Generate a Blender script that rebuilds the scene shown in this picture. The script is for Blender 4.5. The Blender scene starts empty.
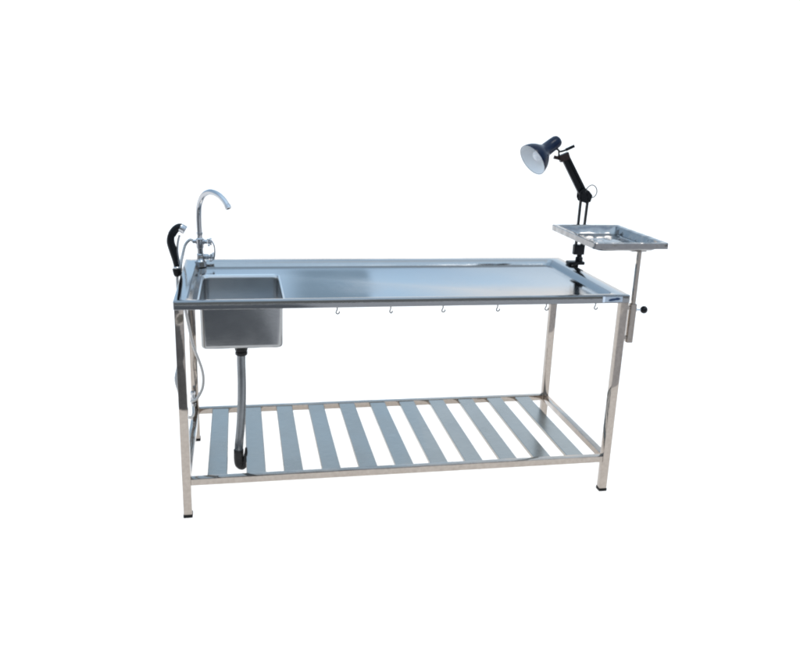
import bpy, bmesh, math, random
from mathutils import Vector, Matrix, Quaternion
random.seed(7)
S = bpy.context.scene
COL = S.collection
L, D, H = 1.718, 0.734, 0.85          # table length, depth, rim height (metres)

# ------------------------------------------------------------------ materials
def new_mat(name):
    m = bpy.data.materials.new(name); m.use_nodes = True
    nt = m.node_tree; b = nt.nodes['Principled BSDF']
    return m, nt, b

def steel(name, col, rough, scale=(3, 3, 3), bump=0.02, rvar=0.06, cvar=0.12, aniso=0.0, wave=0.0, wave_scale=2.5):
    """stainless steel: brushed grain stretched by scale, uneven polish, slight dents"""
    m, nt, b = new_mat(name); N = nt.nodes; K = nt.links
    tc = N.new('ShaderNodeTexCoord'); mp = N.new('ShaderNodeMapping')
    mp.inputs['Scale'].default_value = scale
    K.new(tc.outputs['Object'], mp.inputs['Vector'])
    n1 = N.new('ShaderNodeTexNoise'); n1.inputs['Scale'].default_value = 40; n1.inputs['Detail'].default_value = 4
    K.new(mp.outputs[0], n1.inputs['Vector'])
    n2 = N.new('ShaderNodeTexNoise'); n2.inputs['Scale'].default_value = 5; n2.inputs['Detail'].default_value = 5
    K.new(tc.outputs['Object'], n2.inputs['Vector'])
    r = N.new('ShaderNodeMapRange'); r.inputs['To Min'].default_value = max(.02, rough - rvar); r.inputs['To Max'].default_value = rough + rvar
    r.inputs['From Min'].default_value = .3; r.inputs['From Max'].default_value = .7
    K.new(n2.outputs['Fac'], r.inputs['Value']); K.new(r.outputs[0], b.inputs['Roughness'])
    mx = N.new('ShaderNodeMix'); mx.data_type = 'RGBA'
    mx.inputs['A'].default_value = tuple(c * (1 - cvar) for c in col) + (1,)
    mx.inputs['B'].default_value = tuple(min(1, c * (1 + cvar)) for c in col) + (1,)
    K.new(n1.outputs['Fac'], mx.inputs['Factor']); K.new(mx.outputs['Result'], b.inputs['Base Color'])
    b.inputs['Metallic'].default_value = 1
    b.inputs['Anisotropic'].default_value = aniso
    bp = N.new('ShaderNodeBump'); bp.inputs['Strength'].default_value = bump; bp.inputs['Distance'].default_value = .002
    K.new(n1.outputs['Fac'], bp.inputs['Height'])
    if wave:
        n3 = N.new('ShaderNodeTexNoise'); n3.inputs['Scale'].default_value = wave_scale; n3.inputs['Detail'].default_value = 1
        K.new(tc.outputs['Object'], n3.inputs['Vector'])
        b2 = N.new('ShaderNodeBump'); b2.inputs['Strength'].default_value = wave; b2.inputs['Distance'].default_value = .01
        K.new(n3.outputs['Fac'], b2.inputs['Height']); K.new(b2.outputs[0], bp.inputs['Normal'])
    K.new(bp.outputs[0], b.inputs['Normal'])
    return m

def paint(name, col, rough, var=0.2, scale=30, metallic=0.0, bump=0.0, coat=0.0, spec=.28):
    m, nt, b = new_mat(name); N = nt.nodes; K = nt.links
    tc = N.new('ShaderNodeTexCoord')
    n = N.new('ShaderNodeTexNoise'); n.inputs['Scale'].default_value = scale; n.inputs['Detail'].default_value = 5
    K.new(tc.outputs['Object'], n.inputs['Vector'])
    mx = N.new('ShaderNodeMix'); mx.data_type = 'RGBA'
    mx.inputs['A'].default_value = tuple(c * (1 - var) for c in col) + (1,)
    mx.inputs['B'].default_value = tuple(min(1, c * (1 + var)) for c in col) + (1,)
    K.new(n.outputs['Fac'], mx.inputs['Factor']); K.new(mx.outputs['Result'], b.inputs['Base Color'])
    b.inputs['Roughness'].default_value = rough; b.inputs['Metallic'].default_value = metallic
    b.inputs['Coat Weight'].default_value = coat; b.inputs['Specular IOR Level'].default_value = spec
    if bump:
        bp = N.new('ShaderNodeBump'); bp.inputs['Strength'].default_value = bump; bp.inputs['Distance'].default_value = .003
        K.new(n.outputs['Fac'], bp.inputs['Height']); K.new(bp.outputs[0], b.inputs['Normal'])
    return m

M = dict(
    top=steel('brushed_steel_top', (.30, .298, .298), .09, (1, 14, 14), .03, .05, .14, wave=.07),
    rim=steel('folded_steel', (.38, .38, .38), .20, (1, 8, 8), .03, .05, .06),
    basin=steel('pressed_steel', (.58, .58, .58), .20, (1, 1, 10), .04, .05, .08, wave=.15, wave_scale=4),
    basin_back=steel('darkened_basin_steel', (.29, .288, .285), .18, (1, 1, 10), .05, .06, .15, wave=.25, wave_scale=5),  # same basin steel, its dark outside reflection put into the colour
    frame=steel('polished_steel_tube', (.345, .30, .262), .07, (2, 2, 2), .03, .05, .22, wave=.8, wave_scale=8),
    slat=steel('satin_steel_slat', (.345, .322, .288), .20, (.6, 14, 2), .02, .09, .32, wave=.16, wave_scale=4),
    tray=steel('tray_steel', (.27, .26, .255), .12, (2, 2, 2), .05, .06, .2, wave=.8, wave_scale=16),
    chrome=steel('chrome_plate', (.42, .42, .43), .07, (1, 1, 1), .0, .03, .04),
    wire=steel('dull_wire', (.08, .078, .075), .3, (1, 1, 1), .0, .03, .04),
    hose=steel('braided_hose', (.38, .37, .36), .30, (60, 60, 60), .35, .06, .25),
    drain=paint('grey_drain_hose', (.17, .175, .18), .22, .35, 25, .85, .1, 0, .6),
    nut=paint('dark_plastic_nut', (.012, .011, .0105), .35, .3, 40, 0, .2, 0, .2),
    rubber=paint('black_rubber', (.006, .006, .006), .5, .3, 60, 0, 0, 0, .12),
    black=paint('black_enamel', (.005, .0055, .007), .30, .2, 30, 0, 0, 0, .16),
    navy=paint('dark_navy_enamel', (.0018, .007, .024), .22, .2, 20, 0, 0, 0, .14),
    white=paint('white_enamel', (.93, .93, .93), .4, .04, 30),
    bulb=paint('frosted_glass', (.85, .84, .86), .25, .03, 30),
    red=paint('brown_plastic', (.018, .007, .007), .4, .3, 40),
    knob=paint('black_ball_knob', (.004, .004, .004), .22, .2, 30, 0, 0, 0, .2),
    sticker=paint('silver_sticker', (.34, .38, .43), .35, .04, 60),
    blue=paint('blue_print', (.012, .03, .075), .4, .1, 60),
    tab=paint('white_print', (.62, .66, .72), .35, .02, 60),
)

# ------------------------------------------------------------------ helpers
def obj(name, bm, mat, parent=None, sharp=32, bevel=0):
    if bevel:
        bmesh.ops.bevel(bm, geom=[e for e in bm.edges if len(e.link_faces) == 2 and e.calc_face_angle(0) > 1.0],
                        offset=bevel, segments=2, affect='EDGES', profile=.6)
    bmesh.ops.recalc_face_normals(bm, faces=bm.faces)
    for f in bm.faces: f.smooth = True
    for e in bm.edges:
        if len(e.link_faces) != 2 or e.calc_face_angle(0) > math.radians(sharp): e.smooth = False
    off = Vector((0, 0, 0)); p = parent
    while p is not None: off += p.location; p = p.parent
    bmesh.ops.translate(bm, verts=bm.verts, vec=-off)
    me = bpy.data.meshes.new(name); bm.to_mesh(me); bm.free()
    me.materials.append(mat)
    o = bpy.data.objects.new(name, me); COL.objects.link(o); o.parent = parent
    return o

def thing(name, label, cat, loc, group=None):
    o = bpy.data.objects.new(name, None); COL.objects.link(o); o.location = loc
    o.empty_display_size = .05
    o['label'] = label; o['category'] = cat
    if group: o['group'] = group
    return o

def box(bm, x0, y0, z0, x1, y1, z1):
    r = bmesh.ops.create_cube(bm, size=1)
    for v in r['verts']:
        v.co = Vector(((x0 + x1) / 2 + v.co.x * (x1 - x0), (y0 + y1) / 2 + v.co.y * (y1 - y0), (z0 + z1) / 2 + v.co.z * (z1 - z0)))
    return r['verts']

def bar(bm, a, b, w, t, side=Vector((0, 1, 0))):
    """rectangular bar from a to b; w across, t along side"""
    a, b = Vector(a), Vector(b); d = (b - a).normalized()
    s = (side - d * side.dot(d)).normalized(); c = d.cross(s)
    vs = []
    for p in (a, b):
        for i, j in ((-1, -1), (1, -1), (1, 1), (-1, 1)):
            vs.append(bm.verts.new(p + c * (i * w / 2) + s * (j * t / 2)))
    for q in ((0, 1, 2, 3), (7, 6, 5, 4), (0, 4, 5, 1), (1, 5, 6, 2), (2, 6, 7, 3), (3, 7, 4, 0)):
        bm.faces.new([vs[k] for k in q])

def smooth_path(pts, n=8):
    P = [Vector(p) for p in pts]; P = [2 * P[0] - P[1]] + P + [2 * P[-1] - P[-2]]
    out = []
    for i in range(1, len(P) - 2):
        for k in range(n):
            t = k / n; a, b, c, d = P[i - 1], P[i], P[i + 1], P[i + 2]
            out.append(.5 * ((2 * b) + (-a + c) * t + (2 * a - 5 * b + 4 * c - d) * t * t + (-a + 3 * b - 3 * c + d) * t ** 3))
    out.append(P[-2]); return out

def tube(bm, pts, rad, seg=14, n=8, smooth=True, cap=True, rfun=None):
    P = smooth_path(pts, n) if smooth else [Vector(p) for p in pts]
    t = (P[1] - P[0]).normalized(); u = t.orthogonal().normalized(); rings = []
    for i, p in enumerate(P):
        t2 = (P[min(i + 1, len(P) - 1)] - P[max(i - 1, 0)]).normalized()
        u = (t.rotation_difference(t2) @ u); u = (u - t2 * u.dot(t2)).normalized(); t = t2; w = t.cross(u)
        r = rfun(i / (len(P) - 1), i) if rfun else rad
        rings.append([bm.verts.new(p + (u * math.cos(a) + w * math.sin(a)) * r) for a in [2 * math.pi * k / seg for k in range(seg)]])
    for A, B in zip(rings, rings[1:]):
        for k in range(seg): bm.faces.new((A[k], A[(k + 1) % seg], B[(k + 1) % seg], B[k]))
    if cap: bm.faces.new(rings[0][::-1]); bm.faces.new(rings[-1])

def lathe(bm, prof, org, axis, seg=40, close=False):
    """prof: (distance along axis, radius) pairs"""
    org = Vector(org); ax = Vector(axis).normalized(); u = ax.orthogonal().normalized(); w = ax.cross(u); R = []
    for h, r in prof:
        if r < 1e-6: R.append([bm.verts.new(org + ax * h)]); continue
        R.append([bm.verts.new(org + ax * h + (u * math.cos(2 * math.pi * k / seg) + w * math.sin(2 * math.pi * k / seg)) * r) for k in range(seg)])
    for A, B in zip(R, R[1:]):
        for k in range(seg):
            k2 = (k + 1) % seg
            if len(A) == 1 and len(B) == 1: continue
            if len(A) == 1: bm.faces.new((A[0], B[k2], B[k]))
            elif len(B) == 1: bm.faces.new((A[k], A[k2], B[0]))
            else: bm.faces.new((A[k], A[k2], B[k2], B[k]))

def rrect(x0, y0, x1, y1, r, z, seg=6):
    r = max(r, .0005); out = []
    for cx, cy, a0 in ((x1 - r, y1 - r, 0), (x0 + r, y1 - r, 90), (x0 + r, y0 + r, 180), (x1 - r, y0 + r, 270)):
        for k in range(seg + 1):
            a = math.radians(a0 + 90 * k / seg); out.append((cx + r * math.cos(a), cy + r * math.sin(a), z))
    return out

def rings(bm, rr, cap_last=False, cap_first=False):
    V = [[bm.verts.new(p) for p in r] for r in rr]
    for A, B in zip(V, V[1:]):
        n = len(A)
        for k in range(n): bm.faces.new((A[k], A[(k + 1) % n], B[(k + 1) % n], B[k]))
    if cap_last: bm.faces.new(V[-1])
    if cap_first: bm.faces.new(V[0])
    return V

# ------------------------------------------------------------------ the table
T = thing('work_table', 'long stainless steel cleaning table with sink at its left end and slatted shelf below', 'table', (0, 0, 0))

# top: folded skirt, raised flat rim, sloping step and dished floor with the sink opening
FZ = H - .020
BX0, BY0, BX1, BY1 = .084, .056, .386, .505
bm = bmesh.new()
rr = [rrect(.012, .012, L - .012, D - .012, .004, H - .0315),
      rrect(.0015, .0015, L - .0015, D - .0015, .006, H - .0320),
      rrect(0, 0, L, D, .007, H - .0300),
      rrect(0, 0, L, D, .007, H - .0040),
      rrect(.0012, .0012, L - .0012, D - .0012, .007, H - .0012),
      rrect(.004, .004, L - .004, D - .004, .006, H),
      rrect(.048, .022, L - .058, D - .050, .030, H),
      rrect(.051, .025, L - .062, D - .054, .030, H - .0015),
      rrect(.058, .030, L - .076, D - .068, .030, H - .0150),
      rrect(.062, .034, L - .082, D - .074, .030, FZ - .0008),
      rrect(.068, .040, L - .090, D - .082, .028, FZ - .0018)]
V = rings(bm, rr)
hole = [bm.verts.new(p) for p in rrect(BX0, BY0, BX1, BY1, .022, FZ - .003)]
he = [bm.edges.new((hole[k], hole[(k + 1) % len(hole)])) for k in range(len(hole))]
oe = [bm.edges.get((V[-1][k], V[-1][(k + 1) % len(hole)])) for k in range(len(hole))]
bmesh.ops.triangle_fill(bm, edges=he + oe, use_beauty=True)
top = obj('table_top', bm, M['top'], T, 25)

# printed sticker at the right end of the front skirt
bm = bmesh.new(); box(bm, 1.606, -.0012, H - .0265, 1.684, .0006, H - .0055)
st = obj('sticker', bm, M['sticker'], T); st['label'] = 'pale sticker with a dark blue swoosh on the front rim'
bm = bmesh.new(); box(bm, 1.602, -.0022, H - .0270, 1.611, .0004, H - .0050)
obj('white_band', bm, M['tab'], st)
bm = bmesh.new()
for (cx, cz, rx, rz, tilt) in ((1.648, H - .0165, .022, .0045, .14), (1.664, H - .0145, .010, .0048, .0)):
    vs = []
    for k in range(28):
        a = 2 * math.pi * k / 28; x = rx * math.cos(a); z = rz * math.sin(a) * (1 - .3 * math.cos(a))
        vs.append(bm.verts.new((cx + x, -.0016, cz + z + x * tilt)))
    bm.faces.new(vs)
bmesh.ops.delete(bm, geom=[], context='VERTS')
r = bmesh.ops.extrude_face_region(bm, geom=bm.faces[:])
# the second ellipse stands a hair prouder than the first
for g in r['geom']:
    if isinstance(g, bmesh.types.BMVert): g.co.y -= .0006 if g.co.x < 1.651 else .0008
obj('emblem', bm, M['blue'], st)

# basin
bm = bmesh.new()
BZ = .652
rr = [rrect(BX0 - .006, BY0 - .006, BX1 + .006, BY1 + .006, .026, FZ - .0012),
      rrect(BX0, BY0, BX1, BY1, .022, FZ - .004),
      rrect(BX0 + .003, BY0 + .003, BX1 - .003, BY1 - .003, .021, FZ - .012),
      rrect(BX0 + .0031, BY0 + .0031, BX1 - .0031, BY1 - .0031, .021, FZ - .016),
      rrect(BX0 + .004, BY0 + .004, BX1 - .004, BY1 - .004, .021, BZ + .014),
      rrect(BX0 + .0043, BY0 + .0043, BX1 - .0043, BY1 - .0043, .021, BZ + .0105),
      rrect(BX0 + .0055, BY0 + .0055, BX1 - .0055, BY1 - .0055, .020, BZ + .005),
      rrect(BX0 + .009, BY0 + .009, BX1 - .009, BY1 - .009, .018, BZ + .001),
      rrect(BX0 + .016, BY0 + .016, BX1 - .016, BY1 - .016, .015, BZ)]
V = rings(bm, rr)
cx, cy = .232, .275
circ = [bm.verts.new((cx + .032 * math.cos(2 * math.pi * k / 28), cy + .032 * math.sin(2 * math.pi * k / 28), BZ - .004)) for k in range(28)]
he = [bm.edges.new((circ[k], circ[(k + 1) % 28])) for k in range(28)]
n = len(V[-1]); oe = [bm.edges.get((V[-1][k], V[-1][(k + 1) % n])) for k in range(n)]
bmesh.ops.triangle_fill(bm, edges=he + oe, use_beauty=True)
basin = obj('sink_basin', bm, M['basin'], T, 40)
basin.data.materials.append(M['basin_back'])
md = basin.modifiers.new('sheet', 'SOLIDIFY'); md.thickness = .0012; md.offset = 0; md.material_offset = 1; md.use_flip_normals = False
bm = bmesh.new()
lathe(bm, [(.0005, .0), (.0005, .012), (-.003, .026), (.002, .036), (.0045, .038), (.0045, .034), (-.002, .030)], (cx, cy, BZ - .001), (0, 0, 1), 28)
obj('strainer', bm, M['chrome'], basin)

# legs with rubber feet
w, s = .032, .003
for lx in (s, L - s - w):
    for ly in (s, D - s - w):
        bm = bmesh.new(); box(bm, lx, ly, .016, lx + w, ly + w, H - .024)
        lg = obj('leg', bm, M['frame'], T, bevel=.0025)
        bm = bmesh.new()
        box(bm, lx - .0015, ly - .0015, .004, lx + w + .0015, ly + w + .0015, .018)
        obj('foot', bm, M['rubber'], lg, bevel=.003)

# shelf rails butt against the legs
RZ = .164
for (x0, x1, y0, y1) in ((s + w, L - s - w, s + .0015, s + w - .0015), (s + w, L - s - w, D - s - w + .0015, D - s - .0015)):
    bm = bmesh.new(); box(bm, x0, y0, RZ - .027, x1, y1, RZ); obj('rail', bm, M['frame'], T, bevel=.0022)
for x0 in (s + .0015, L - s - w + .0015):
    bm = bmesh.new(); box(bm, x0, s + w, RZ - .0275, x0 + w - .003, D - s - w, RZ - .0005); obj('rail', bm, M['frame'], T, bevel=.0022)
# shelf of eleven folded slats
bm = bmesh.new()
for k in range(11):
    x0 = .0945 + .1443 * k + random.uniform(-.002, .002); x1 = x0 + .074; y0, y1 = s + w - .0005, D - s - w + .0005
    z1 = RZ - .002 + random.uniform(-.0006, .0006); z0 = z1 - .014; t = .0016
    prof = [(x0, z0), (x0, z1 - .002), (x0 + .002, z1), (x1 - .002, z1), (x1, z1 - .002), (x1, z0),
            (x1 - t, z0), (x1 - t, z1 - .0032), (x1 - .0032, z1 - t), (x0 + .0032, z1 - t), (x0 + t, z1 - .0032), (x0 + t, z0)]
    ta, tb = random.uniform(-.010, .010), random.uniform(-.010, .010); xm = (x0 + x1) / 2
    A = [bm.verts.new((x, y0, z + (x - xm) * ta)) for x, z in prof]; B = [bm.verts.new((x, y1, z + (x - xm) * tb)) for x, z in prof]
    for i in range(12): bm.faces.new((A[i], A[(i + 1) % 12], B[(i + 1) % 12], B[i]))
    bm.faces.new(A); bm.faces.new(B[::-1])
obj('slatted_shelf', bm, M['slat'], T)

# six small wire hooks under the front skirt
for i, hx in enumerate((.576, .774, .973, 1.186, 1.381, 1.583)):
    bm = bmesh.new(); zt = H - .0305
    a = (.2, .9, .15, .3, .5, .8)[i]; dx, dy = math.cos(a) * .9, -math.sin(a) * .9
    q = [(0, .004), (0, -.010), (.001, -.015), (.004, -.021), (.0035, -.027), (-.003, -.029), (-.008, -.025), (-.009, -.019)]
    tube(bm, [(hx - u * dx, .017 - u * dy, zt + v) for u, v in q], .0024, 8, 5)
    obj('hook', bm, M['wire'], T)

# drain: tailpiece, dark nut and grey hose ending in an upturned elbow above the shelf gap
bm = bmesh.new()
lathe(bm, [(0, .0), (0, .020), (.006, .021), (.050, .020), (.050, .0)], (cx, cy, BZ - .060), (0, 0, 1), 24)
dr = obj('drain_outlet', bm, M['chrome'], T)
bm = bmesh.new()
prof = []
lathe(bm, [(0, 0), (0, .0225), (.003, .0245), (.013, .0245), (.015, .0200), (.018, .0200), (.020, .0255), (.032, .0255), (.035, .0220), (.035, 0)], (cx - .002, cy - .006, BZ - .092), (0, 0, 1), 10)
obj('nut', bm, M['nut'], dr, 20)
bm = bmesh.new()
def ribbed(t, i): return .0172 + (.0004 if i % 2 else -.0002)
tube(bm, [(.2295, .269, BZ - .085), (.2285, .268, .53), (.229, .262, .44), (.226, .255, .35), (.220, .248, .26), (.2125, .240, .19), (.2105, .236, .150)], .017, 20, 16, rfun=ribbed)
dh = obj('drain_hose', bm, M['drain'], dr, 60)
bm = bmesh.new()
tube(bm, [(.2105, .236, .168), (.2100, .235, .130), (.2130, .232, .108), (.2230, .229, .098), (.2330, .226, .110), (.2385, .225, .145), (.2400, .225, .180)], .0185, 16, 8,
     rfun=lambda t, i: .0200 - .024 * max(0, t - .35) ** 1.0)
obj('hose_end', bm, M['nut'], dh, 50)

# swan neck faucet on the back left corner of the rim
FX, FY = .068, .664
bm = bmesh.new()
lathe(bm, [(-.018, 0), (-.018, .024), (0, .024), (.004, .024), (.008, .019), (.012, .0165), (.034, .0165), (.037, .0135), (.060, .0135), (.063, .0165), (.100, .0165), (.104, .0125), (.116, .0115), (.120, 0)],
      (FX, FY, H), (0, 0, 1), 28)
lathe(bm, [(-.030, 0), (-.030, .0085), (-.018, .0085), (-.016, .0120), (.018, .0120), (.020, .0095), (.032, .0095), (.032, 0)], (FX, FY, .938), (1, -.15, 0), 20)
lathe(bm, [(0, 0), (0, .0120), (.028, .0120), (.030, .0085), (.036, .0085), (.036, 0)], (FX + .006, FY, .874), (1, -.25, 0), 20)
fa = obj('faucet', bm, M['chrome'], T)
fa['label'] = 'chrome swan neck faucet on the back left corner of the table'
bm = bmesh.new(); ux, uy = .126 / .207, -.164 / .207
tube(bm, [(FX + ux * a, FY + uy * a, z) for a, z in ((0, .962), (-.002, 1.01), (-.001, 1.06), (.008, 1.100), (.035, 1.135), (.078, 1.154), (.126, 1.152), (.168, 1.136), (.197, 1.112))], .0122, 18, 8)
lathe(bm, [(0, .0138), (.014, .0138), (.014, .0085), (.001, .0085)], (FX + ux * .196, FY + uy * .196, 1.113), (ux * .6, uy * .6, -.9), 18)
lathe(bm, [(0, .0120), (.001, .0145), (.009, .0145), (.010, .0120)], (FX, FY, .968), (0, 0, 1), 20)
obj('spout', bm, M['chrome'], fa, 40)
for (kx, kz) in ((FX + .034, .938), (FX + .042, .874)):       # two fluted knobs
    bm = bmesh.new(); ax = Vector((1, -.35, 0)).normalized(); u = Vector((0, 0, 1)); v = ax.cross(u)
    lathe(bm, [(0, 0), (0, .008), (.012, .009), (.015, .006), (.016, 0)], (kx, FY - .006, kz), ax, 18)
    for q in range(4):
        a = math.pi / 4 + q * math.pi / 2; d = u * math.cos(a) + v * math.sin(a); c = Vector((kx, FY - .006, kz)) + ax * .007
        tube(bm, [c + d * .005, c + d * .014, c + d * .019, c + d * .0215], .004, 10, 3, rfun=lambda t, i: .0032 + .0018 * math.sin(math.pi * min(1, t * 1.0)))
    obj('handle', bm, M['chrome'], fa, 50)
bm = bmesh.new()                                               # small bypass pipe at the right of the body
tube(bm, [(FX + .030, FY - .010, .950), (FX + .046, FY - .014, .946), (FX + .058, FY - .018, .925), (FX + .060, FY - .02, .895), (FX + .055, FY - .02, .868), (FX + .038, FY - .018, .858)], .0035, 10, 6)
obj('bypass_pipe', bm, M['chrome'], fa, 50)
# braided hose from the faucet over the left rim and down behind the legs
bm = bmesh.new()
tube(bm, [(FX - .026, FY + .004, .938), (.028, .667, .945), (.008, .664, .925), (-.004, .650, .885), (-.0125, .632, .845), (-.0115, .622, .800), (-.002, .610, .72), (.003, .600, .644), (.014, .600, .57),
          (.026, .600, .50), (.048, .600, .43), (.060, .600, .385), (.064, .600, .345), (.058, .600, .300), (.036, .604, .256), (.014, .612, .236), (.006, .640, .226)], .0050, 12, 10,
     rfun=lambda t, i: .0062 + (.0004 if i % 2 else 0))
obj('supply_hose', bm, M['hose'], fa, 60)
bm = bmesh.new()
lathe(bm, [(0, 0), (0, .009), (.004, .0115), (.016, .0115), (.018, .008), (.030, .008), (.030, 0)], (.012, .668, .262), (0, 0, -1), 8)
lathe(bm, [(0, 0), (0, .0065), (.018, .0065), (.020, .010), (.028, .010), (.028, 0)], (.010, .698, .226), (0, -1, 0), 12)
lathe(bm, [(0, 0), (0, .0105), (.014, .0105), (.016, .007), (.020, .007), (.020, 0)], (.014, .662, .208), (0, 0, -1), 8)
obj('stop_valve', bm, M['chrome'], T, 25)

# holder ring for the sprayer, fixed to the left rim
SX, SY = -.019, .500
bm = bmesh.new()
lathe(bm, [(0, .0), (0, .010), (.008, .014), (.028, .0175), (.031, .0175), (.031, .013), (.004, .009), (.003, 0)], (SX, SY, .826), (-.02, 0, 1), 24)
box(bm, SX + .012, SY - .010, .832, .0008, SY + .010, .846)
hd = obj('sprayer_holder', bm, M['rubber'], T)

# sleeve and clamping bush at the right front leg
PX, PY = 1.7375, .012
bm = bmesh.new()
rings(bm, [rrect(PX - .0125, PY - .0125, PX + .0125, PY + .0125, .003, .655, 3), rrect(PX - .0125, PY - .0125, PX + .0125, PY + .0125, .003, .812, 3),
           rrect(PX - .0095, PY - .0095, PX + .0095, PY + .0095, .002, .812, 3), rrect(PX - .0095, PY - .0095, PX + .0095, PY + .0095, .002, .655, 3),
           rrect(PX - .0125, PY - .0125, PX + .0125, PY + .0125, .003, .655, 3)])
bmesh.ops.remove_doubles(bm, verts=bm.verts, dist=.00005)
for z in (.668, .790): box(bm, L - s - .001, PY - .006, z, PX - .0118, PY + .008, z + .012)
sl = obj('post_sleeve', bm, M['frame'], T)
bm = bmesh.new()
tube(bm, [(PX + .008, PY, .787), (PX + .040, PY, .7865)], .0038, 12, 1, smooth=False)
lathe(bm, [(0, 0), (0, .008), (.006, .008), (.006, 0)], (PX + .0118, PY, .787), (1, 0, 0), 6)
kn = obj('clamp_screw', bm, M['chrome'], sl)
bm = bmesh.new()
lathe(bm, [(-.0145, 0), (-.0140, .006), (-.010, .0115), (-.004, .0150), (.002, .0156), (.008, .0135), (.012, .0090), (.0145, .004), (.015, 0)], (PX + .049, PY, .7865), (1, 0, 0), 24)
obj('ball_knob', bm, M['knob'], kn, 60)

# ------------------------------------------------------------------ hand sprayer resting in its holder
sp = thing('hand_sprayer', 'black and chrome hand sprayer standing in its holder on the left edge of the table', 'sprayer', (SX, SY, .830))
bm = bmesh.new()
hp = [(SX, SY, .836), (SX, SY, .868), (SX - .004, SY, .900), (SX - .012, SY, .935), (SX - .019, SY - .001, .968), (SX - .014, SY - .003, .998), (SX + .002, SY - .006, 1.018)]
tube(bm, hp, .012, 18, 8, rfun=lambda t, i: .0088 + .0075 * math.sin(math.pi * min(1, max(0, t * .72 + .10))) ** 2)
obj('handle', bm, M['black'], sp, 60)
bm = bmesh.new()
tube(bm, [(SX - .013, SY - .002, .997), (SX + .002, SY - .006, 1.018), (SX + .020, SY - .010, 1.028), (SX + .034, SY - .012, 1.020)], .013, 18, 6, rfun=lambda t, i: .0162 - .001 * t)
sh_ = obj('spray_head', bm, M['black'], sp, 50)
bm = bmesh.new()
lathe(bm, [(-.012, .0168), (-.012, .0172), (.008, .0180), (.011, .016), (.010, .0)], (SX + .032, SY - .012, 1.021), (.85, -.1, -.5), 22)
obj('nozzle', bm, M['chrome'], sh_, 50)
bm = bmesh.new()
tube(bm, [(SX + .017, SY - .002, .995), (SX + .010, SY - .004, .970), (SX + .006, SY - .006, .935), (SX + .008, SY - .006, .905), (SX + .010, SY - .004, .878)], .0045, 10, 5)
obj('trigger', bm, M['chrome'], sp, 50)
bm = bmesh.new()
lathe(bm, [(0, .0), (0, .0125), (.003, .0138), (.007, .0138), (.010, .0110), (.010, 0)], (SX, SY, .8572), (0, 0, 1), 24)
obj('collar', bm, M['chrome'], sp)
bm = bmesh.new()
tube(bm, [(SX, SY, .830), (SX, SY - .004, .80), (SX + .001, SY - .03, .72), (SX - .003, .40, .60), (SX + .004, .335, .52), (SX - .007, .300, .455), (SX + .004, .300, .39), (SX + .004, .36, .30), (.006, .47, .22), (.016, .58, .185), (.014, .642, .196)], .0052, 12, 10,
     rfun=lambda t, i: .0060 + (.0004 if i % 2 else 0))
obj('hose', bm, M['hose'], sp, 60)

# ------------------------------------------------------------------ tray on its post
tr = thing('side_tray', 'small shallow steel tray raised on a thin post above the right end of the table', 'tray', (PX, PY, .66))
X0, Y0, X1, Y1, TZ = 1.530, -.032, 1.832, .402, 1.060
bm = bmesh.new()
def tring(i, z, r): return rrect(X0 + i, Y0 + i, X1 - i, Y1 - i, r, z, 5)
rings(bm, [tring(.003, TZ - .0245, .004), tring(.0, TZ - .0240, .005), tring(0, TZ - .002, .006), tring(.002, TZ, .006), tring(.018, TZ - .001, .010), tring(.021, TZ - .003, .014),
           tring(.030, TZ - .030, .022), tring(.035, TZ - .0350, .026), tring(.045, TZ - .0370, .03)], cap_last=True)
pan = obj('tray_pan', bm, M['tray'], tr, 30)
md = pan.modifiers.new('sheet', 'SOLIDIFY'); md.thickness = .0014; md.offset = -1
bm = bmesh.new()
rings(bm, [rrect(PX - .0075, PY - .0075, PX + .0075, PY + .0075, .0015, .668, 3), rrect(PX - .0075, PY - .0075, PX + .0075, PY + .0075, .0015, TZ - .042, 3)], True, True)
obj('post', bm, M['frame'], tr)
bm = bmesh.new(); box(bm, PX - .032, PY - .0, TZ - .0425, PX + .030, PY + .090, TZ - .0388)
obj('support_plate', bm, M['frame'], tr)

# ------------------------------------------------------------------ work lamp clamped to the right rim
LY = .570
la = thing('desk_lamp', 'black jointed desk lamp clamped to the back of the right rim with head bent down', 'lamp', (1.735, LY, .85))
bm = bmesh.new()                                             # C clamp
box(bm, 1.690, LY - .022, H + .0008, 1.765, LY + .022, H + .016)
box(bm, 1.7265, LY - .018, H - .060, 1.7370, LY + .018, H + .002)
box(bm, 1.700, LY - .018, H - .072, 1.7370, LY + .018, H - .062)
clamp = obj('clamp', bm, M['black'], la, bevel=.003)
bm = bmesh.new(); tube(bm, [(1.711, LY, H - .037), (1.711, LY, H - .105)], .004, 10, 1, smooth=False)
lathe(bm, [(0, 0), (0, .010), (.004, .010), (.004, 0)], (1.711, LY, H - .0385), (0, 0, 1), 16)
box(bm, 1.695, LY - .003, H - .112, 1.727, LY + .003, H - .104)
obj('clamp_screw', bm, M['black'], clamp)
bm = bmesh.new()                                             # pivot block above the clamp
lathe(bm, [(0, 0), (0, .017), (.016, .017), (.020, .012), (.034, .011), (.034, 0)], (1.744, LY, H + .016), (0, 0, 1), 20)
box(bm, 1.712, LY - .013, H + .046, 1.762, LY + .013, H + .092)
obj('pivot_block', bm, M['black'], la, bevel=.003)
J = Vector((1.742, LY, 1.158))
bm = bmesh.new()                                             # two parallel lower bars
bar(bm, (1.722, LY, H + .070), (1.724, LY, 1.150), .0095, .012); bar(bm, (1.750, LY, H + .070), (1.757, LY, 1.150), .0095, .012)
obj('lower_arm', bm, M['black'], la, bevel=.001)
bm = bmesh.new()                                             # elbow plates
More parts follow.
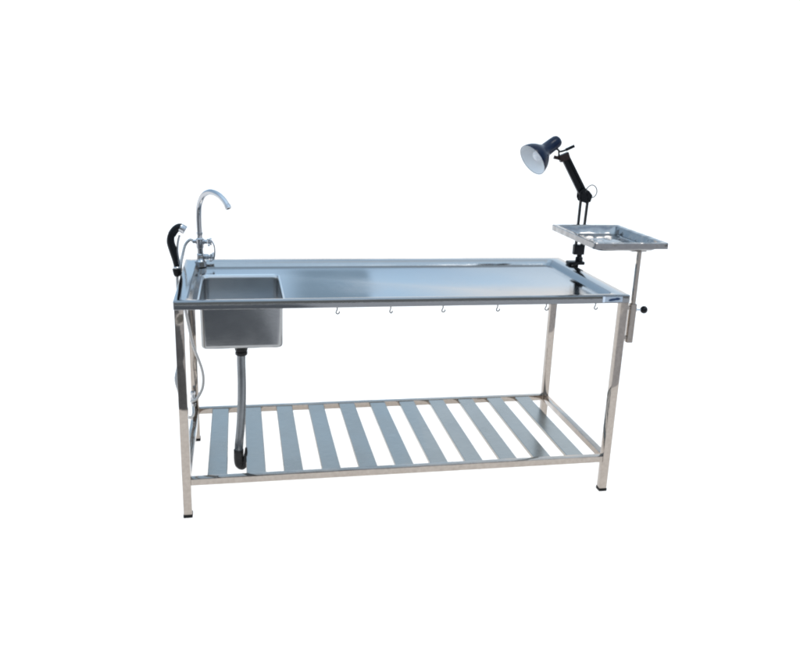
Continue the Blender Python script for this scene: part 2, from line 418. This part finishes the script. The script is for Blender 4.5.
for sy in (-.0125, .0125):
    vs = [bm.verts.new((J.x + x, LY + sy - .0015, J.z + z)) for x, z in ((-.026, -.020), (.006, -.030), (.024, -.022), (.030, .006), (.012, .026), (-.012, .038), (-.034, .022), (-.034, -.004))]
    f = bm.faces.new(vs); r = bmesh.ops.extrude_face_region(bm, geom=[f])
    for g in r['geom']:
        if isinstance(g, bmesh.types.BMVert): g.co.y += .003
for x, z in ((-.020, -.008), (.014, -.010), (-.018, .016), (.008, .008)):
    lathe(bm, [(-.018, 0), (-.018, .005), (.018, .005), (.018, 0)], (J.x + x, LY, J.z + z), (0, 1, 0), 10)
obj('elbow_joint', bm, M['black'], la, 40)
bm = bmesh.new()                                             # looped spare cord at the elbow
tube(bm, [(J.x - .006, LY - .012, J.z + .020), (J.x + .002, LY - .014, J.z + .040), (J.x + .022, LY - .014, J.z + .052), (J.x + .042, LY - .012, J.z + .042), (J.x + .050, LY - .010, J.z + .020), (J.x + .040, LY - .010, J.z + .0), (J.x + .020, LY - .008, J.z - .006)], .0026, 10, 6)
cord = obj('cord', bm, M['wire'], la, 60)
Hd = Vector((1.632, LY, 1.322))
bm = bmesh.new()                                             # upper bars
bar(bm, (J.x - .022, LY, J.z + .006), (Hd.x - .012, LY, Hd.z), .0115, .014); bar(bm, (J.x + .002, LY, J.z + .018), (Hd.x + .010, LY, Hd.z + .012), .0115, .014)
bar(bm, (J.x - .010, LY, J.z + .012), (Hd.x, LY, Hd.z + .006), .018, .004)
obj('upper_arm', bm, M['black'], la, bevel=.001)
OC = Vector((1.472, .541, 1.314)); AX = Vector((-.807, -.275, -.528)).normalized()   # lamp mouth and its outward direction
bm = bmesh.new()                                             # swivel bracket and lever
q = OC - AX * .108
bar(bm, Hd + Vector((.016, 0, .014)), Hd + Vector((-.026, 0, -.004)), .030, .020)
bar(bm, Hd + Vector((-.018, 0, -.002)), Hd + Vector((-.052, .0, .004)), .016, .010)
obj('swivel', bm, M['red'], la, bevel=.003)
bm = bmesh.new()
tube(bm, [q, q + Vector((.036, .004, -.012)), Vector((1.606, LY + .002, 1.350)), Vector((1.628, LY, 1.356)), Vector((1.640, LY, 1.362))], .0048, 10, 5)
tube(bm, [Vector((1.600, LY, 1.350)), Vector((1.604, LY, 1.325)), Vector((1.612, LY, 1.318))], .004, 10, 4)
bar(bm, (1.632, LY, 1.358), (1.668, LY - .004, 1.376), .012, .010)
obj('tension_lever', bm, M['black'], la, 50)
bm = bmesh.new()                                             # bell shaped shade and socket housing
R0 = .071
prof = [(.0, R0), (.0008, R0 + .0015), (-.001, R0 + .0015), (-.014, R0 - .001), (-.030, R0 - .007), (-.046, R0 - .017), (-.060, R0 - .030), (-.070, .0345), (-.074, .0315),
        (-.076, .0300), (-.120, .0290), (-.146, .0275), (-.156, .0235), (-.162, .0150), (-.164, 0)]
lathe(bm, prof, OC, AX, 48)
sh = obj('lamp_shade', bm, M['navy'], la, 40)
bm = bmesh.new()
lathe(bm, [(-.0003, R0 - .0006), (-.014, R0 - .0035), (-.030, R0 - .0095), (-.046, R0 - .0195), (-.060, R0 - .0325), (-.069, .033), (-.071, 0)], OC, AX, 48)
obj('reflector', bm, M['white'], sh, 60)
bm = bmesh.new()
lathe(bm, [(-.066, 0), (-.066, .014), (-.058, .0150), (-.048, .020), (-.038, .0240), (-.028, .0240), (-.020, .019), (-.016, .010), (-.015, 0)], OC, AX, 32)
obj('bulb', bm, M['bulb'], la, 60)

# ------------------------------------------------------------------ setting
def sheet(name, x0, y0, x1, y1, z, mat, n=1):
    bm = bmesh.new(); bmesh.ops.create_grid(bm, x_segments=n, y_segments=n, size=.5)
    for v in bm.verts: v.co = Vector(((x0 + x1) / 2 + v.co.x * (x1 - x0), (y0 + y1) / 2 + v.co.y * (y1 - y0), z))
    o = obj(name, bm, mat); o['kind'] = 'structure'; return o
# white ground sheet, lit from below as an added means to hide shadows: part diffuse, part translucent
gm = bpy.data.materials.new('backlit_white'); gm.use_nodes = True; gn = gm.node_tree; gn.nodes.clear()
go = gn.nodes.new('ShaderNodeOutputMaterial'); gx = gn.nodes.new('ShaderNodeMixShader'); gx.inputs[0].default_value = .68
gd = gn.nodes.new('ShaderNodeBsdfDiffuse'); gt = gn.nodes.new('ShaderNodeBsdfTranslucent'); gno = gn.nodes.new('ShaderNodeTexNoise'); gno.inputs['Scale'].default_value = 3
gtc = gn.nodes.new('ShaderNodeTexCoord'); gmx = gn.nodes.new('ShaderNodeMix'); gmx.data_type = 'RGBA'
gmx.inputs['A'].default_value = (.94, .94, .94, 1); gmx.inputs['B'].default_value = (.96, .96, .96, 1)
gn.links.new(gtc.outputs['Object'], gno.inputs['Vector']); gn.links.new(gno.outputs['Fac'], gmx.inputs['Factor'])
for n_ in (gd, gt): gn.links.new(gmx.outputs['Result'], n_.inputs['Color'])
gn.links.new(gd.outputs[0], gx.inputs[1]); gn.links.new(gt.outputs[0], gx.inputs[2]); gn.links.new(gx.outputs[0], go.inputs['Surface'])
sheet('ground', -600, -600, 600, 600, 0, gm)
sheet('dark_reflect_sheet', -40, -60, .62, -1.25, .004, paint('dark_reflect_tone', (.17, .155, .15), .9, .5, .8, 0, .3))  # unseen dark sheet, added for the left legs and basin to reflect
sheet('pale_reflect_sheet', .62, -60, 60, -1.25, .004, paint('pale_reflect_tone', (.64, .56, .52), .9, .3, 1.2, 0, .2))  # unseen pale sheet, added for tan reflections in skirt and right legs

# ------------------------------------------------------------------ sky and sun
SUN_EL, SUN_AZ = math.radians(66), math.radians(40)   # azimuth measured from -Y (towards the viewer) to +X
sd = Vector((math.sin(SUN_AZ) * math.cos(SUN_EL), -math.cos(SUN_AZ) * math.cos(SUN_EL), math.sin(SUN_EL)))
W = bpy.data.worlds.new('World'); S.world = W; W.use_nodes = True
nt = W.node_tree; N = nt.nodes; K = nt.links; N.clear()
out = N.new('ShaderNodeOutputWorld'); bg = N.new('ShaderNodeBackground'); K.new(bg.outputs[0], out.inputs[0])
bg.inputs['Strength'].default_value = .10
sky = N.new('ShaderNodeTexSky'); sky.sky_type = 'NISHITA'; sky.sun_disc = False
sky.sun_elevation = SUN_EL; sky.sun_rotation = math.atan2(sd.x, sd.y)
sky.air_density = 1.3; sky.dust_density = 1.0; sky.ozone_density = 2.0
tc = N.new('ShaderNodeTexCoord'); sep = N.new('ShaderNodeSeparateXYZ'); K.new(tc.outputs['Generated'], sep.inputs[0])
def mrange(sock, a, b, c, d):
    n = N.new('ShaderNodeMapRange'); n.interpolation_type = 'SMOOTHSTEP'
    for k, v in (('From Min', a), ('From Max', b), ('To Min', c), ('To Max', d)): n.inputs[k].default_value = v
    K.new(sock, n.inputs['Value']); return n.outputs[0]
def math_(op, a, b):
    n = N.new('ShaderNodeMath'); n.operation = op
    for i, v in enumerate((a, b)):
        if isinstance(v, (int, float)): n.inputs[i].default_value = v
        else: K.new(v, n.inputs[i])
    return n.outputs[0]
def mixc(f, a, b):
    n = N.new('ShaderNodeMix'); n.data_type = 'RGBA'
    for k, v in (('Factor', f), ('A', a), ('B', b)):
        if isinstance(v, tuple): n.inputs[k].default_value = v
        elif isinstance(v, (int, float)): n.inputs[k].default_value = v
        else: K.new(v, n.inputs[k])
    return n.outputs['Result']
ns = N.new('ShaderNodeTexNoise'); ns.inputs['Scale'].default_value = 2.6; ns.inputs['Detail'].default_value = 6; ns.inputs['Roughness'].default_value = .55
K.new(tc.outputs['Generated'], ns.inputs['Vector'])
haze = mrange(sep.outputs['Z'], .12, .17, 1, 0)
cloud = mrange(ns.outputs['Fac'], .46, .66, 0, .8)
low = mrange(sep.outputs['Z'], .35, .75, .80, .25)          # pale hazy blue low in the sky
veil = mrange(sep.outputs['Z'], .55, .85, 0, .9)          # sky brightened overhead, added to lift the fill light
c0 = mixc(low, sky.outputs[0], (7.0, 9.8, 12.8, 1))
c1 = mixc(cloud, c0, (8.8, 10.2, 11.6, 1))
c2 = mixc(veil, c1, (10, 13.5, 17, 1))
# a dark bank added low in the sky for reflections on the viewer's side, one added dark block beyond the table, mirrored in its top
ns2 = N.new('ShaderNodeTexNoise'); ns2.inputs['Scale'].default_value = 9; ns2.inputs['Detail'].default_value = 5
K.new(tc.outputs['Generated'], ns2.inputs['Vector'])
edge = math_('ADD', sep.outputs['Z'], math_('MULTIPLY', ns2.outputs['Fac'], .30))
bank = math_('MULTIPLY', mrange(edge, .36, .40, 1, 0), mrange(sep.outputs['Y'], -.30, -.15, 1, 0))
az = math_('DIVIDE', sep.outputs['X'], sep.outputs['Y'])
blk = math_('MULTIPLY', mrange(az, .040, .085, 0, 1), mrange(az, .158, .166, 1, 0))
blk = math_('MULTIPLY', blk, math_('MULTIPLY', mrange(sep.outputs['Z'], .17, .19, 0, 1), mrange(sep.outputs['Z'], .27, .34, 1, 0)))
blk = math_('MULTIPLY', blk, mrange(sep.outputs['Y'], 0, .2, 0, .85))
right = mrange(az, .20, .55, 0, .85)
c2 = mixc(math_('MULTIPLY', right, mrange(sep.outputs['Y'], 0, .2, 0, 1)), c2, (8.8, 10.4, 12.0, 1))
c2 = mixc(blk, c2, (2.6, 3.8, 5.0, 1))
left = math_('MULTIPLY', mrange(az, -.25, .06, .55, 0), mrange(sep.outputs['Y'], 0, .2, 0, 1))
c2 = mixc(left, c2, (3.5, 5.6, 8.0, 1))
c3 = mixc(haze, c2, (9.8, 9.8, 9.8, 1))
c3 = mixc(bank, c3, (2.4, 2.6, 2.7, 1))
c3 = mixc(mrange(sep.outputs['Z'], -.02, -.01, 1, 0), c3, (13.5, 13.5, 13.5, 1))   # added light under the sheet, keeps the table's shadow from showing
K.new(c3, bg.inputs['Color'])

sl_ = bpy.data.lights.new('sun', 'SUN'); sl_.energy = .7; sl_.angle = math.radians(18); sl_.color = (1, .95, .88)
so = bpy.data.objects.new('sun', sl_); COL.objects.link(so); so.location = sd * 8
so.rotation_euler = sd.to_track_quat('Z', 'Y').to_euler()

# ------------------------------------------------------------------ camera
cd = bpy.data.cameras.new('camera'); co = bpy.data.objects.new('camera', cd); COL.objects.link(co); S.camera = co
yaw, pit, rol, f = .2030, .2902, .0365, 800.69
F = Vector((math.sin(yaw) * math.cos(pit), math.cos(yaw) * math.cos(pit), -math.sin(pit)))
R = Vector((math.cos(yaw), -math.sin(yaw), 0)); U = R.cross(F)
R2 = R * math.cos(rol) + U * math.sin(rol); U2 = -R * math.sin(rol) + U * math.cos(rol)
mw = Matrix((R2, U2, -F)).transposed().to_4x4(); mw.translation = Vector((.2353, -2.7851, 1.5722))
co.matrix_world = mw
cd.sensor_fit = 'HORIZONTAL'; cd.sensor_width = 36; cd.lens = 36 * f / 800; cd.clip_start = .05; cd.clip_end = 3000
S.view_settings.view_transform = 'Standard'; S.view_settings.look = 'None'; S.view_settings.exposure = .3; S.view_settings.gamma = 1
S.render.engine = 'CYCLES'; S.cycles.filter_width = 2.2
